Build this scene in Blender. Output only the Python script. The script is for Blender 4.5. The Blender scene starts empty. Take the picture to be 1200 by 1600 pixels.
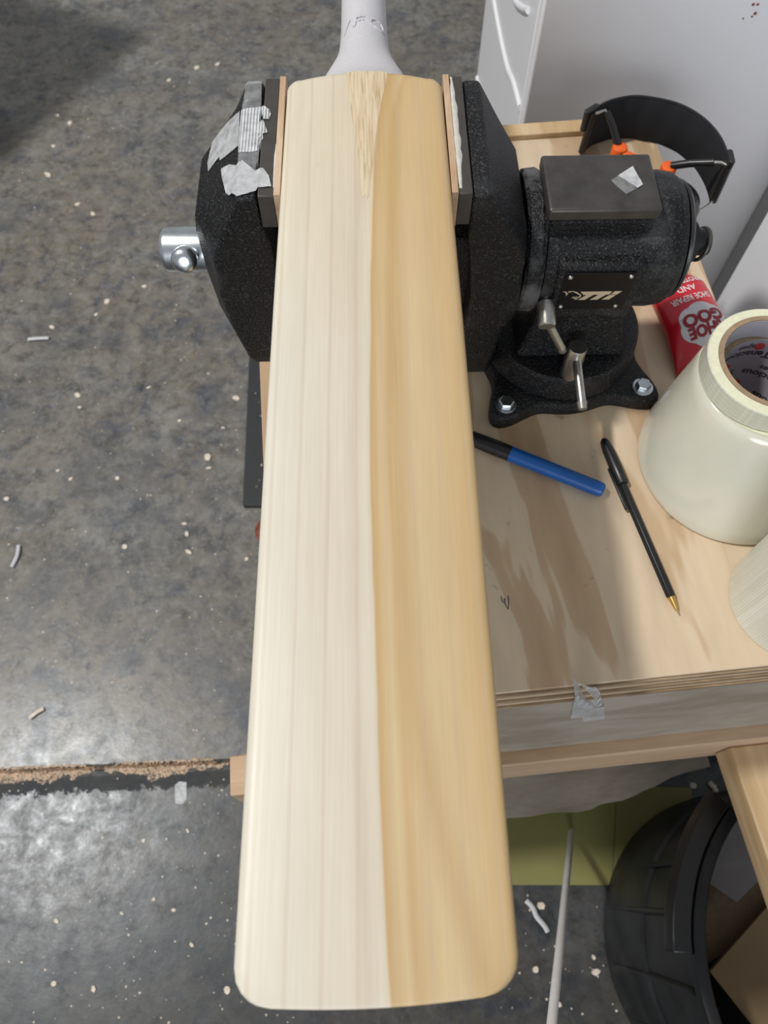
import bpy, bmesh, math, random
from mathutils import Vector, Matrix, noise
from mathutils.bvhtree import BVHTree
from math import sin, cos, pi, radians, sqrt, exp, atan2

S = bpy.context.scene
COL = S.collection
random.seed(7)

# ------------------------------------------------------------------ camera, light, exposure
CAMH = 1.45                                   # camera height above the floor
F = 1202.0                                    # focal length in pixels of the 1200x1600 frame
TILT = radians(26.0)                          # optical axis away from straight down
cam = bpy.data.cameras.new('camera')
cam.sensor_fit = 'VERTICAL'; cam.sensor_height = 36.0; cam.lens = F * 36.0 / 1600.0
cam.clip_start = 0.02; cam.clip_end = 60
cam.dof.use_dof = True; cam.dof.focus_distance = 0.50; cam.dof.aperture_fstop = 13.0
co = bpy.data.objects.new('camera', cam); COL.objects.link(co)
co.location = (0, 0, CAMH); co.rotation_euler = (TILT, 0, 0)
S.camera = co

W = bpy.data.worlds.new('workshop_ambient'); S.world = W; W.use_nodes = True
W.node_tree.nodes['Background'].inputs[0].default_value = (0.92, 0.955, 1.0, 1)
W.node_tree.nodes['Background'].inputs[1].default_value = 0.36

def area(name, loc, size, power, col, target=None):
    L = bpy.data.lights.new(name, 'AREA'); L.shape = 'DISK'; L.size = size; L.energy = power; L.color = col
    o = bpy.data.objects.new(name, L); COL.objects.link(o); o.location = loc
    if target is not None:
        o.rotation_euler = (Vector(target) - Vector(loc)).to_track_quat('-Z', 'Y').to_euler()
    return o
area('high_bay_lamp', (-3.0, 0.60, 6.0), 0.45, 318, (1.0, 0.975, 0.93))
area('front_fill_light', (-0.5, -8.0, 3.2), 4.0, 250, (0.90, 0.95, 1.0), (0.3, 0.4, 0.9))  # soft fill added behind the camera to brighten the front faces

S.view_settings.view_transform = 'Standard'
S.view_settings.look = 'None'
S.view_settings.exposure = 0.0
S.view_settings.gamma = 1.0
S.view_settings.use_curve_mapping = False

# ------------------------------------------------------------------ helpers
BENCH_Z = CAMH - 0.60
def on_plane(u, v, zw):
    """where the sight line of photograph point (u, v) meets the horizontal plane of height zw"""
    a = (u - 600) / F; b = (v - 800) / F
    k = cos(TILT) + b * sin(TILT); t = (CAMH - zw) / k
    return (a * t, (sin(TILT) - b * cos(TILT)) * t)

def tagp(o, label=None, cat=None, group=None, kind=None):
    if label: o['label'] = label
    if cat: o['category'] = cat
    if group: o['group'] = group
    if kind: o['kind'] = kind
    return o
def thing(name, label, cat, loc=(0, 0, 0), rz=0, group=None):
    o = bpy.data.objects.new(name, None); COL.objects.link(o)
    o.location = loc; o.rotation_euler = (0, 0, rz); o.empty_display_size = 0.05
    return tagp(o, label, cat, group)

def mk(name, vf, mat, parent=None, smooth=35, bevel=0, seg=2, loc=None, rot=None, sub=0):
    v, f = vf
    me = bpy.data.meshes.new(name); me.from_pydata([tuple(p) for p in v], [], f)
    bm = bmesh.new(); bm.from_mesh(me); bmesh.ops.recalc_face_normals(bm, faces=bm.faces); bm.to_mesh(me); bm.free()
    if smooth:
        me.shade_smooth(); me.set_sharp_from_angle(angle=radians(smooth))
    me.materials.append(mat)
    o = bpy.data.objects.new(name, me); COL.objects.link(o)
    if parent: o.parent = parent
    if loc: o.location = loc
    if rot: o.rotation_euler = rot
    if bevel:
        m = o.modifiers.new('bevel', 'BEVEL'); m.width = bevel; m.segments = seg; m.limit_method = 'ANGLE'; m.angle_limit = radians(32)
    if sub:
        m = o.modifiers.new('sub', 'SUBSURF'); m.levels = sub; m.render_levels = sub
    return o
def join(*ms):
    V, Fc = [], []
    for v, f in ms:
        n = len(V); V += list(v); Fc += [[i + n for i in q] for q in f]
    return V, Fc
def xf(vf, M):
    return [M @ Vector(p) for p in vf[0]], vf[1]
def T(x, y, z): return Matrix.Translation((x, y, z))
def RX(a): return Matrix.Rotation(a, 4, 'X')
def RY(a): return Matrix.Rotation(a, 4, 'Y')
def RZ(a): return Matrix.Rotation(a, 4, 'Z')
def box(x0, x1, y0, y1, z0, z1):
    v = [(x, y, z) for z in (z0, z1) for y in (y0, y1) for x in (x0, x1)]
    return v, [[0, 2, 3, 1], [4, 5, 7, 6], [0, 1, 5, 4], [2, 6, 7, 3], [0, 4, 6, 2], [1, 3, 7, 5]]
def loft(secs, caps=True, closed=True, ring=False):
    n = len(secs[0]); V = [p for s in secs for p in s]; Fc = []
    m = len(secs)
    for i in range(m if ring else m - 1):
        a = i * n; b = ((i + 1) % m) * n
        for j in range(n if closed else n - 1):
            k = (j + 1) % n
            Fc.append([a + j, a + k, b + k, b + j])
    if caps and closed and not ring:
        Fc.append(list(range(n))[::-1]); Fc.append([(m - 1) * n + j for j in range(n)])
    return V, Fc
def lathe(prof, n=48, caps=True, ring=False):
    """prof: (radius, z) about the z axis"""
    return loft([[(r * cos(2 * pi * j / n), r * sin(2 * pi * j / n), z) for j in range(n)] for r, z in prof], caps, True, ring)
ALONG_X = Matrix(((0, 0, 1, 0), (1, 0, 0, 0), (0, 1, 0, 0), (0, 0, 0, 1)))      # z axis -> x axis
def prism(poly, z0, z1):
    return loft([[(x, y, z0) for x, y in poly], [(x, y, z1) for x, y in poly]])
def frame(d):
    d = d.normalized(); u = d.cross(Vector((0, 0, 1)))
    if u.length < 1e-4: u = d.cross(Vector((1, 0, 0)))
    u.normalize(); return u, u.cross(d)
def tube(path, r, n=12, caps=True, flat=1.0):
    P = [Vector(p) for p in path]; secs = []
    rs = r if isinstance(r, (list, tuple)) else [r] * len(P)
    for i, p in enumerate(P):
        d = P[min(i + 1, len(P) - 1)] - P[max(i - 1, 0)]
        u, w = frame(d)
        secs.append([p + (u * cos(2 * pi * j / n) + w * sin(2 * pi * j / n) * flat) * rs[i] for j in range(n)])
    return loft(secs, caps)
def cyl(p0, p1, r, n=24): return tube([p0, p1], r, n)
def strip(path, h0, h1, th):
    """upright band following a plan path, with thickness"""
    P = [Vector((x, y)) for x, y in path]; secs = []
    for i, p in enumerate(P):
        d = (P[min(i + 1, len(P) - 1)] - P[max(i - 1, 0)]).normalized(); nn = Vector((-d.y, d.x)) * th / 2
        secs.append([(p.x + nn.x, p.y + nn.y, h0), (p.x + nn.x, p.y + nn.y, h1), (p.x - nn.x, p.y - nn.y, h1), (p.x - nn.x, p.y - nn.y, h0)])
    return loft(secs)
def catmull(pts, k=8):
    P = [Vector(p) for p in pts]; out = []
    for i in range(len(P) - 1):
        a = P[max(i - 1, 0)]; b = P[i]; c = P[i + 1]; d = P[min(i + 2, len(P) - 1)]
        for j in range(k):
            t = j / k
            out.append(0.5 * ((2 * b) + (c - a) * t + (2 * a - 5 * b + 4 * c - d) * t * t + (3 * b - a - 3 * c + d) * t ** 3))
    out.append(P[-1]); return out
def rrect(x0, x1, y0, y1, r, k=5):
    out = []
    for cx, cy, a0 in ((x1 - r, y1 - r, 0), (x0 + r, y1 - r, 90), (x0 + r, y0 + r, 180), (x1 - r, y0 + r, 270)):
        for i in range(k + 1):
            a = radians(a0 + 90 * i / k); out.append((cx + r * cos(a), cy + r * sin(a)))
    return out
def text2d(body, size, depth=0.0, shear=0.0, spacing=1.0, offset=0.0):
    cu = bpy.data.curves.new('t', 'FONT'); cu.body = body; cu.size = size; cu.align_x = 'CENTER'; cu.align_y = 'CENTER'
    cu.extrude = depth; cu.shear = shear; cu.space_character = spacing; cu.resolution_u = 3; cu.offset = offset
    o = bpy.data.objects.new('t', cu); COL.objects.link(o)
    dg = bpy.context.evaluated_depsgraph_get(); ev = o.evaluated_get(dg); me = ev.to_mesh()
    v = [tuple(p.co) for p in me.vertices]; f = [list(p.vertices) for p in me.polygons]
    ev.to_mesh_clear(); bpy.data.objects.remove(o); bpy.data.curves.remove(cu)
    return v, f
def subdiv(vf, cell):
    """cut a flat mesh on a grid so that it can be bent"""
    me = bpy.data.meshes.new('x'); me.from_pydata([tuple(p) for p in vf[0]], [], vf[1])
    bm = bmesh.new(); bm.from_mesh(me); bmesh.ops.triangulate(bm, faces=bm.faces)
    for ax in (0, 1):
        lo = min(v.co[ax] for v in bm.verts); hi = max(v.co[ax] for v in bm.verts)
        k = int(lo / cell) - 1
        while k * cell < hi:
            if k * cell > lo:
                p = [0, 0, 0]; p[ax] = k * cell; nn = [0, 0, 0]; nn[ax] = 1
                bmesh.ops.bisect_plane(bm, geom=bm.verts[:] + bm.edges[:] + bm.faces[:], plane_co=p, plane_no=nn, dist=1e-6)
            k += 1
    bm.verts.ensure_lookup_table(); bm.verts.index_update()
    out = [tuple(v.co) for v in bm.verts], [[v.index for v in f.verts] for f in bm.faces]
    bm.free(); bpy.data.meshes.remove(me); return out
def drape(poly, vfs, lift, cell=0.003, thick=0.00025):
    """a thin sheet of outline poly (x, y) laid from above over the given meshes"""
    V, Fc = join(*vfs); tree = BVHTree.FromPolygons([Vector(p) for p in V], Fc)
    v, f = subdiv(([(x, y, 0) for x, y in poly], [list(range(len(poly)))]), cell)
    out = []
    for x, y, _ in v:
        hit = tree.ray_cast(Vector((x, y, 5)), Vector((0, 0, -1)))
        z = hit[0].z if hit[0] else 0
        out.append((x, y, z + lift + 0.0005 * noise.noise(Vector((x * 260, y * 260, 1)))))
    n = len(out)
    top = [(x, y, z + thick) for x, y, z in out]
    return out + top, [q[::-1] for q in f] + [[i + n for i in q] for q in f]

# ------------------------------------------------------------------ materials
def mat(name):
    m = bpy.data.materials.new(name); m.use_nodes = True
    return m, m.node_tree, m.node_tree.nodes['Principled BSDF']
def N(nt, t, **kw):
    n = nt.nodes.new('ShaderNode' + t)
    for k, v in kw.items():
        if k.startswith('i_'):
            key = k[2:]; key = int(key) if key.isdigit() else key.replace('_', ' ')
            n.inputs[key].default_value = v
        else: setattr(n, k, v)
    return n
def c4(c): return (c[0], c[1], c[2], 1)
def coord(nt, scale=(1, 1, 1), loc=(0, 0, 0), rot=(0, 0, 0)):
    a = N(nt, 'TexCoord'); m = N(nt, 'Mapping'); m.inputs['Scale'].default_value = scale
    m.inputs['Location'].default_value = loc; m.inputs['Rotation'].default_value = rot
    nt.links.new(a.outputs['Object'], m.inputs['Vector']); return m.outputs[0]
def nz(nt, vec, scale, detail=3, rough=0.55, dist=0.0):
    n = N(nt, 'TexNoise'); n.inputs['Scale'].default_value = scale; n.inputs['Detail'].default_value = detail
    n.inputs['Roughness'].default_value = rough; n.inputs['Distortion'].default_value = dist
    nt.links.new(vec, n.inputs['Vector']); return n.outputs['Fac']
def ramp(nt, fac, stops, interp='LINEAR'):
    r = N(nt, 'ValToRGB'); r.color_ramp.interpolation = interp; e = r.color_ramp.elements
    while len(e) < len(stops): e.new(0.5)
    for i, (p, c) in enumerate(stops):
        e[i].position = p; e[i].color = c4(c) if isinstance(c, (tuple, list)) else (c, c, c, 1)
    nt.links.new(fac, r.inputs[0]); return r.outputs[0]
def mixc(nt, fac, a, b, mode='MIX'):
    m = N(nt, 'Mix', data_type='RGBA', blend_type=mode)
    for inp, val in ((0, fac), (6, a), (7, b)):
        if isinstance(val, (int, float)): m.inputs[inp].default_value = val
        elif isinstance(val, (tuple, list)): m.inputs[inp].default_value = c4(val)
        else: nt.links.new(val, m.inputs[inp])
    return m.outputs[2]
def mth(nt, op, a, b=None, c=None):
    m = N(nt, 'Math', operation=op)
    for i, v in enumerate((a, b, c)):
        if v is None: continue
        if isinstance(v, (int, float)): m.inputs[i].default_value = v
        else: nt.links.new(v, m.inputs[i])
    return m.outputs[0]
def bump(nt, b, height, strength=0.3, dist=0.001):
    n = N(nt, 'Bump'); n.inputs['Strength'].default_value = strength; n.inputs['Distance'].default_value = dist
    nt.links.new(height, n.inputs['Height']); nt.links.new(n.outputs[0], b.inputs['Normal'])
def plain(name, col, rough=0.5, metal=0.0, spec=0.5, var=0.06, vscale=40, bstr=0.0, bscale=300, coat=0.0, sub=0.0):
    m, nt, b = mat(name); v = coord(nt); f = nz(nt, v, vscale)
    lo = tuple(max(0, x * (1 - var)) for x in col); hi = tuple(min(1, x * (1 + var)) for x in col)
    nt.links.new(ramp(nt, f, [(0.3, lo), (0.7, hi)]), b.inputs['Base Color'])
    b.inputs['Roughness'].default_value = rough; b.inputs['Metallic'].default_value = metal
    b.inputs['Specular IOR Level'].default_value = spec; b.inputs['Coat Weight'].default_value = coat
    if sub:
        b.inputs['Subsurface Weight'].default_value = sub; b.inputs['Subsurface Radius'].default_value = (0.02, 0.02, 0.016); b.inputs['Subsurface Scale'].default_value = 0.5
    if bstr: bump(nt, b, nz(nt, v, bscale, 4), bstr)
    return m
M = {}
def m_concrete():
    m, nt, b = mat('polished_concrete'); v = coord(nt)
    big = nz(nt, v, 2.2, 5, 0.6, 0.4); mid = nz(nt, v, 9, 6, 0.65, 0.3); fine = nz(nt, v, 60, 5, 0.7); blot = nz(nt, coord(nt, loc=(3, 1, 0)), 14, 6, 0.7, 0.6)
    c = ramp(nt, mid, [(0.30, (0.085, 0.085, 0.085)), (0.46, (0.165, 0.157, 0.140)), (0.58, (0.205, 0.198, 0.180)), (0.72, (0.28, 0.278, 0.268))])
    c = mixc(nt, ramp(nt, big, [(0.38, 0.0), (0.58, 0.8)]), c, (0.185, 0.160, 0.122))
    c = mixc(nt, ramp(nt, blot, [(0.50, 0.0), (0.64, 0.75)]), c, (0.075, 0.083, 0.105))
    c = mixc(nt, ramp(nt, fine, [(0.50, 0.0), (0.70, 0.5)]), c, (0.30, 0.30, 0.30))
    f2 = nz(nt, coord(nt, loc=(2, 8, 0)), 30, 5, 0.7)
    c = mixc(nt, ramp(nt, f2, [(0.54, 0.0), (0.72, 0.45)]), c, (0.060, 0.062, 0.068))
    m1 = nz(nt, coord(nt, loc=(5, 5, 0)), 26, 7, 0.78, 0.3); m2 = nz(nt, coord(nt, loc=(1, 6, 0)), 7, 6, 0.7, 0.5)
    c = mixc(nt, 1.0, c, ramp(nt, m1, [(0.34, (.42, .42, .43)), (0.5, (1, 1, 1)), (0.66, (1.0, 1.0, 1.0))]), 'MULTIPLY')
    c = mixc(nt, ramp(nt, m1, [(0.54, 0.0), (0.66, 0.6)]), c, (0.26, 0.255, 0.24))
    c = mixc(nt, ramp(nt, m2, [(0.50, 0.0), (0.62, 0.5)]), c, (0.085, 0.090, 0.105))
    sp = nz(nt, coord(nt, loc=(9, 4, 0)), 95, 2, 0.5)
    c = mixc(nt, ramp(nt, sp, [(0.73, 0.0), (0.78, 0.8)]), c, (0.55, 0.53, 0.50))
    # dark grime along the joint
    a = N(nt, 'TexCoord'); s = N(nt, 'SeparateXYZ'); mp = N(nt, 'Mapping'); mp.inputs['Rotation'].default_value = (0, 0, -JOINT_A)
    nt.links.new(a.outputs['Object'], mp.inputs[0]); nt.links.new(mp.outputs[0], s.inputs[0])
    d = mth(nt, 'SUBTRACT', s.outputs['Y'], JOINT_N - 0.026)
    d = mth(nt, 'ABSOLUTE', mth(nt, 'ADD', d, mth(nt, 'MULTIPLY', mth(nt, 'SUBTRACT', nz(nt, v, 34, 7, 0.8), 0.5), 0.075)))
    st = mth(nt, 'LESS_THAN', d, 0.022)
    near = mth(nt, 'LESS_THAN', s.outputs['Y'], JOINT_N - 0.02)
    c = mixc(nt, near, c, mixc(nt, 1.0, c, (0.36, 0.37, 0.39), 'MULTIPLY'))  # near slab: darker concrete, with missing shade also put into its colour
    c = mixc(nt, mth(nt, 'MULTIPLY', st, ramp(nt, m1, [(0.40, 0.85), (0.62, 0.35)])), c, (0.032, 0.034, 0.038))
    nt.links.new(c, b.inputs['Base Color'])
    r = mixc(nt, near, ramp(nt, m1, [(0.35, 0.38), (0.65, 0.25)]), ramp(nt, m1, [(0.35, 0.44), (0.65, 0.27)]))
    r = mixc(nt, st, r, (0.75, 0.75, 0.75))
    nt.links.new(r, b.inputs['Roughness'])
    b.inputs['Specular IOR Level'].default_value = 0.42; b.inputs['Specular Tint'].default_value = (.90, .95, 1.0, 1)
    bump(nt, b, fine, 0.12, 0.002)
    return m
def m_cast(dust=0.0, name='black_wrinkle_paint', lim=(0.50, 0.72)):
    m, nt, b = mat(name); v = coord(nt)
    w = nz(nt, v, 680, 2, 0.5); big = nz(nt, v, 26, 4, 0.6)
    c = ramp(nt, w, [(0.40, (0.004, 0.004, 0.005)), (0.58, (0.009, 0.0095, 0.0105)), (0.68, (0.055, 0.057, 0.062))])  # pale specks in the colour stand for glints on the wrinkles
    c = mixc(nt, ramp(nt, big, [(lim[0], 0.0), (lim[1], dust)]), c, (0.13, 0.13, 0.135))
    nt.links.new(c, b.inputs['Base Color']); b.inputs['Roughness'].default_value = 0.42; b.inputs['Specular IOR Level'].default_value = 0.3
    bump(nt, b, w, 0.75, 0.0018); return m
def m_blade():
    m, nt, b = mat('willow_blade'); tc = N(nt, 'TexCoord'); s = N(nt, 'SeparateXYZ'); nt.links.new(tc.outputs['Object'], s.inputs[0])
    yn = mth(nt, 'DIVIDE', s.outputs['Y'], 0.55)
    def fc(pts):
        n = N(nt, 'FloatCurve'); cu = n.mapping.curves[0]
        cu.points[0].location = pts[0]; cu.points[-1].location = pts[-1]
        for p in pts[1:-1]: cu.points.new(*p)
        n.mapping.update(); nt.links.new(yn, n.inputs['Value'])
        return mth(nt, 'MULTIPLY', mth(nt, 'SUBTRACT', n.outputs[0], 0.5), 0.1)
    K = lambda y, x: (y / 0.55, 0.5 + x / 0.1)
    wob = mth(nt, 'MULTIPLY', mth(nt, 'SUBTRACT', nz(nt, coord(nt, (40, 6, 1)), 1, 4, 0.6), 0.5), 0.004)
    xb = mth(nt, 'ADD', fc([K(0, .0055), K(.02, .0045), K(.09, .0023), K(.17, .001), K(.25, 0), K(.33, .0016), K(.42, .004), K(.49, .0075), K(.55, .0185)]), wob)
    t = mth(nt, 'SUBTRACT', s.outputs['X'], xb)
    tn = mth(nt, 'ADD', mth(nt, 'MULTIPLY', t, 10), 0.5)
    q = lambda x: 0.5 + 10 * x
    c = ramp(nt, tn, [(q(-.05), (.74, .695, .59)), (q(-.03), (.72, .66, .55)), (q(-.014), (.71, .64, .53)), (q(-.0085), (.66, .58, .47)), (q(-.003), (.72, .655, .54)), (q(-.0006), (.70, .62, .49)),
                      (q(.0006), (.575, .39, .185)), (q(.0045), (.645, .475, .255)), (q(.0075), (.67, .515, .30)), (q(.011), (.595, .42, .215)), (q(.015), (.64, .475, .265)), (q(.024), (.665, .51, .30)), (q(.04), (.645, .475, .26)), (q(.05), (.63, .445, .225))])
    # darker streak that runs out to the toe corner
    d2 = mth(nt, 'ABSOLUTE', mth(nt, 'SUBTRACT', mth(nt, 'ADD', s.outputs['X'], wob), fc([K(0, .045), K(.03, .036), (0.07 / .55, 0.5 + .026 / .1), K(.11, .019), K(.17, .0155), K(.26, .0145), K(.4, .015), K(.55, .017)])))
    c = mixc(nt, ramp(nt, mth(nt, 'MULTIPLY', d2, 100), [(0.0, 0.60), (0.2, 0.5), (0.9, 0.0)]), c, (.56, .385, .19))
    c = mixc(nt, ramp(nt, yn, [(0.55, 0.0), (0.85, 0.8)]), c, mixc(nt, 1.0, c, (1.0, 0.945, 0.85), 'MULTIPLY'))
    # growth rings and fine grain
    wv = N(nt, 'TexWave'); wv.wave_type = 'BANDS'; wv.bands_direction = 'X'; wv.wave_profile = 'SIN'
    wv.inputs['Scale'].default_value = 22; wv.inputs['Distortion'].default_value = 0.9; wv.inputs['Detail'].default_value = 2; wv.inputs['Detail Scale'].default_value = 0.6
    nt.links.new(coord(nt, (1, 0.07, 0)), wv.inputs['Vector'])
    c = mixc(nt, ramp(nt, wv.outputs['Fac'], [(0.93, 0.0), (0.99, 0.30)]), c, (.56, .45, .32))
    g = nz(nt, coord(nt, (700, 14, 1)), 1, 3, 0.6)
    c = mixc(nt, 0.20, c, ramp(nt, g, [(0.25, (.60, .58, .55)), (0.75, (1, 1, 1))]), 'MULTIPLY')
    w2 = nz(nt, coord(nt, (60, 9, 1), (4, 2, 0)), 1, 4, 0.6)
    c = mixc(nt, 0.26, c, ramp(nt, w2, [(0.3, (.72, .66, .58)), (0.7, (1, 1, 1))]), 'MULTIPLY')
    kn = nz(nt, coord(nt, (45, 30, 1), (7, 5, 0)), 1, 2, 0.5)
    c = mixc(nt, ramp(nt, kn, [(0.74, 0.0), (0.80, 0.45)]), c, (.55, .33, .14))
    nt.links.new(c, b.inputs['Base Color']); b.inputs['Roughness'].default_value = 0.42; b.inputs['Specular IOR Level'].default_value = 0.4
    bump(nt, b, g, 0.05, 0.0006); return m
def m_wood(name, lo, mid, hi, scale=(28, 3, 28), rough=0.55, sharp=False, rot=(0, 0, 0), dirt=0.0):
    m, nt, b = mat(name); v = coord(nt, scale, rot=rot); f = nz(nt, v, 1.0, 4, 0.55, 0.6)
    st = [(0.36, lo), (0.5, mid), (0.64, hi)] if not sharp else [(0.30, lo), (0.43, mid), (0.445, hi), (0.54, hi), (0.555, mid), (0.66, lo), (0.675, hi)]
    c = ramp(nt, f, st)
    g = nz(nt, coord(nt, tuple(x * 9 for x in scale), rot=rot), 1.0, 3)
    c = mixc(nt, 0.35, c, ramp(nt, g, [(0.25, (.66, .62, .58)), (0.7, (1, 1, 1))]), 'MULTIPLY')
    if dirt:
        c = mixc(nt, ramp(nt, nz(nt, coord(nt), 38, 4, 0.6), [(0.68, 0.0), (0.76, dirt)]), c, (0.16, 0.11, 0.07))
    nt.links.new(c, b.inputs['Base Color']); b.inputs['Roughness'].default_value = rough
    bump(nt, b, g, 0.08, 0.001); return m
def m_tape(name='filament_tape_strip', rot=0.0, dens=0.55, scale=230):
    m, nt, b = mat(name); v = coord(nt, rot=(0, 0, rot))
    w = N(nt, 'TexWave'); w.wave_type = 'BANDS'; w.bands_direction = 'X'; w.inputs['Scale'].default_value = scale; w.inputs['Distortion'].default_value = 0.6; w.inputs['Detail Scale'].default_value = 0.3
    nt.links.new(v, w.inputs['Vector'])
    n = nz(nt, v, 130, 3)
    a = mth(nt, 'MULTIPLY', ramp(nt, w.outputs['Fac'], [(0.25, 0.30), (0.75, 1.0)]), ramp(nt, n, [(0.3, dens * 0.65), (0.7, min(1, dens * 1.5))]))
    nt.links.new(a, b.inputs['Alpha']); b.inputs['Base Color'].default_value = (.86, .87, .89, 1); b.inputs['Roughness'].default_value = 0.18
    bump(nt, b, w.outputs['Fac'], 0.4, 0.0006); return m
def m_weave(name, col, nstr, zsc=900, gloss=0.22):
    """filament tape wound on a roll: strands across, weave along; object origin on the roll's axis"""
    m, nt, b = mat(name); tc = N(nt, 'TexCoord'); g = N(nt, 'TexGradient'); g.gradient_type = 'RADIAL'; nt.links.new(tc.outputs['Object'], g.inputs[0])
    ph = mth(nt, 'FRACT', mth(nt, 'MULTIPLY', g.outputs['Fac'], nstr)); tri = mth(nt, 'ABSOLUTE', mth(nt, 'SUBTRACT', ph, 0.5))
    ang = nz(nt, coord(nt, (1, 1, 0.02)), 300, 2)
    s = N(nt, 'SeparateXYZ'); nt.links.new(tc.outputs['Object'], s.inputs[0])
    wz = mth(nt, 'SINE', mth(nt, 'MULTIPLY', s.outputs['Z'], zsc * 2 * pi / 2))
    h = mth(nt, 'ADD', mth(nt, 'MULTIPLY', tri, 2), mth(nt, 'MULTIPLY', wz, 0.18))
    c = mixc(nt, ramp(nt, tri, [(0.0, 0.0), (0.5, 0.55)]), tuple(x * 0.80 for x in col), col)
    c = mixc(nt, ramp(nt, ang, [(0.4, 0.0), (0.65, 0.3)]), c, (.86, .86, .82))
    nt.links.new(c, b.inputs['Base Color']); b.inputs['Roughness'].default_value = gloss; b.inputs['Specular IOR Level'].default_value = 0.6
    bump(nt, b, h, 0.35, 0.0008); return m

# floor joint: direction and distance
_a = on_plane(0, 1201, 0); _b = on_plane(385, 1184, 0)
JOINT_A = atan2(_b[1] - _a[1], _b[0] - _a[0])
JOINT_N = -_a[0] * sin(JOINT_A) + _a[1] * cos(JOINT_A)

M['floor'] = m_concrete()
M['cast'] = m_cast(0.25, lim=(0.55, 0.8)); M['cast_dusty'] = m_cast(0.9, 'dusty_wrinkle_paint', (0.50, 0.66))
M['cast_worn'] = m_cast(0.42, 'worn_wrinkle_paint', (0.50, 0.70))
M['blade'] = m_blade()
M['cane'] = m_wood('cane_splice', (.52, .38, .22), (.70, .57, .38), (.76, .65, .47), (520, 22, 1), 0.5)
M['grip'] = None
M['ply'] = m_wood('plywood_face', (.48, .325, .195), (.56, .40, .25), (.69, .55, .39), (8, 1.5, 8), 0.5, True, dirt=0.6)
M['ply_grey'] = m_wood('weathered_plywood', (.32, .27, .21), (.40, .35, .285), (.47, .41, .34), (6, 20, 10), 0.7)
M['pine'] = m_wood('pine_rail', (.50, .33, .20), (.57, .39, .25), (.63, .45, .30), (2.5, 30, 30), 0.6)
M['pine_pale'] = m_wood('pale_pine', (.58, .40, .21), (.66, .48, .28), (.73, .56, .35), (30, 2.5, 30), 0.55)
M['pad'] = m_wood('pad_wood', (.50, .33, .20), (.58, .41, .27), (.66, .50, .35), (60, 12, 60), 0.6)
M['lam_l'] = m_wood('ply_layer_light', (.55, .41, .26), (.62, .48, .33), (.70, .56, .40), (5, 60, 60), 0.7)
M['lam_d'] = m_wood('ply_layer_dark', (.25, .17, .10), (.33, .24, .15), (.42, .31, .2), (20, 60, 60), 0.8)
M['steel'] = plain('grey_steel', (.085, .078, .072), 0.42, 0.55, 0.5, 0.22, 60, 0.08, 200)
M['plate'] = plain('dark_jaw_steel', (.075, .068, .062), 0.5, 0.35, 0.5, 0.12, 80)
M['zinc'] = plain('zinc_plated_steel', (.60, .64, .67), 0.27, 1.0, 0.5, 0.15, 90, 0.05, 400)
M['nickel'] = plain('satin_steel', (.52, .51, .48), 0.32, 1.0, 0.5, 0.12, 120, 0.05, 300)
M['black'] = plain('black_plastic', (.012, .012, .013), 0.35)
M['rubber'] = plain('black_rubber', (.022, .024, .026), 0.6, bstr=0.3, bscale=160)
M['fabric'] = plain('black_fabric', (.010, .011, .015), 0.85, bstr=0.3, bscale=900)
M['orange'] = plain('orange_plastic', (.85, .13, .015), 0.4)
M['white_enamel'] = plain('white_enamel', (.86, .87, .91), 0.28, 0, 0.5, 0.015, 3)
M['shaded_enamel'] = plain('shaded_white_panel', (.80, .80, .83), 0.42, 0, 0.4, 0.03, 3)  # same white paint, colour lowered for the front turned from the lamp
M['gasket'] = plain('dark_gasket', (.12, .125, .13), 0.6)
M['blue'] = plain('blue_plastic', (.004, .090, .34), 0.38)
M['ink'] = plain('dark_ink', (.03, .04, .07), 0.6)
M['brass'] = plain('brass_tip', (.62, .42, .13), 0.3, 0.9)
M['clear'] = plain('milky_clear_tape', (.68, .665, .56), 0.14, 0, 0.5, 0.05, 9, coat=0.5, sub=0.5)
M['cream'] = plain('cream_tape_edge', (.80, .79, .58), 0.45, 0, 0.4, 0.06, 220, 0.2, 500)
M['card'] = plain('cardboard_core', (.34, .24, .15), 0.8, var=0.12, vscale=120)
M['lining'] = plain('grey_core_lining', (.40, .385, .42), 0.6)
M['plate_black'] = plain('gloss_black_plate', (.005, .005, .006), 0.3, spec=0.2)
M['print'] = plain('black_print', (.035, .035, .045), 0.6)
M['redprint'] = plain('red_print', (.62, .05, .05), 0.6)
M['roll'] = m_weave('wound_filament_tape', (.76, .75, .63), 150)
M['ringtape'] = m_weave('wound_filament_tape_fine', (.78, .78, .62), 190, 500)
M['red'] = plain('red_tube_laminate', (.58, .006, .022), 0.30, 0, 0.5, 0.05, 30, coat=0.3)
M['silver'] = plain('silver_print', (.62, .61, .62), 0.35, 0.4)
M['whiteprint'] = plain('white_print', (.82, .78, .78), 0.5)
M['deepred'] = plain('deep_red_print', (.30, .005, .02), 0.4)
M['gold'] = plain('champagne_print', (.66, .56, .42), 0.4, 0.4)
M['glue'] = plain('dried_glue', (.60, .58, .52), 0.55, var=0.1, vscale=200, bstr=0.5, bscale=300)
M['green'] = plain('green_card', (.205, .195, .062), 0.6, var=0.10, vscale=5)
M['rod'] = plain('pale_grey_rod', (.82, .82, .83), 0.4, 0.0)
M['bin'] = plain('scuffed_black_plastic', (.013, .014, .016), 0.45, spec=0.35, var=0.5, vscale=18, bstr=0.1, bscale=60)
M['cardboard'] = plain('brown_cardboard', (.33, .23, .125), 0.8, var=0.08, vscale=14)
M['greypaper'] = plain('grey_paper', (.30, .28, .28), 0.8)
M['chip'] = plain('wood_chip', (.72, .63, .53), 0.7, var=0.25, vscale=60)
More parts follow.
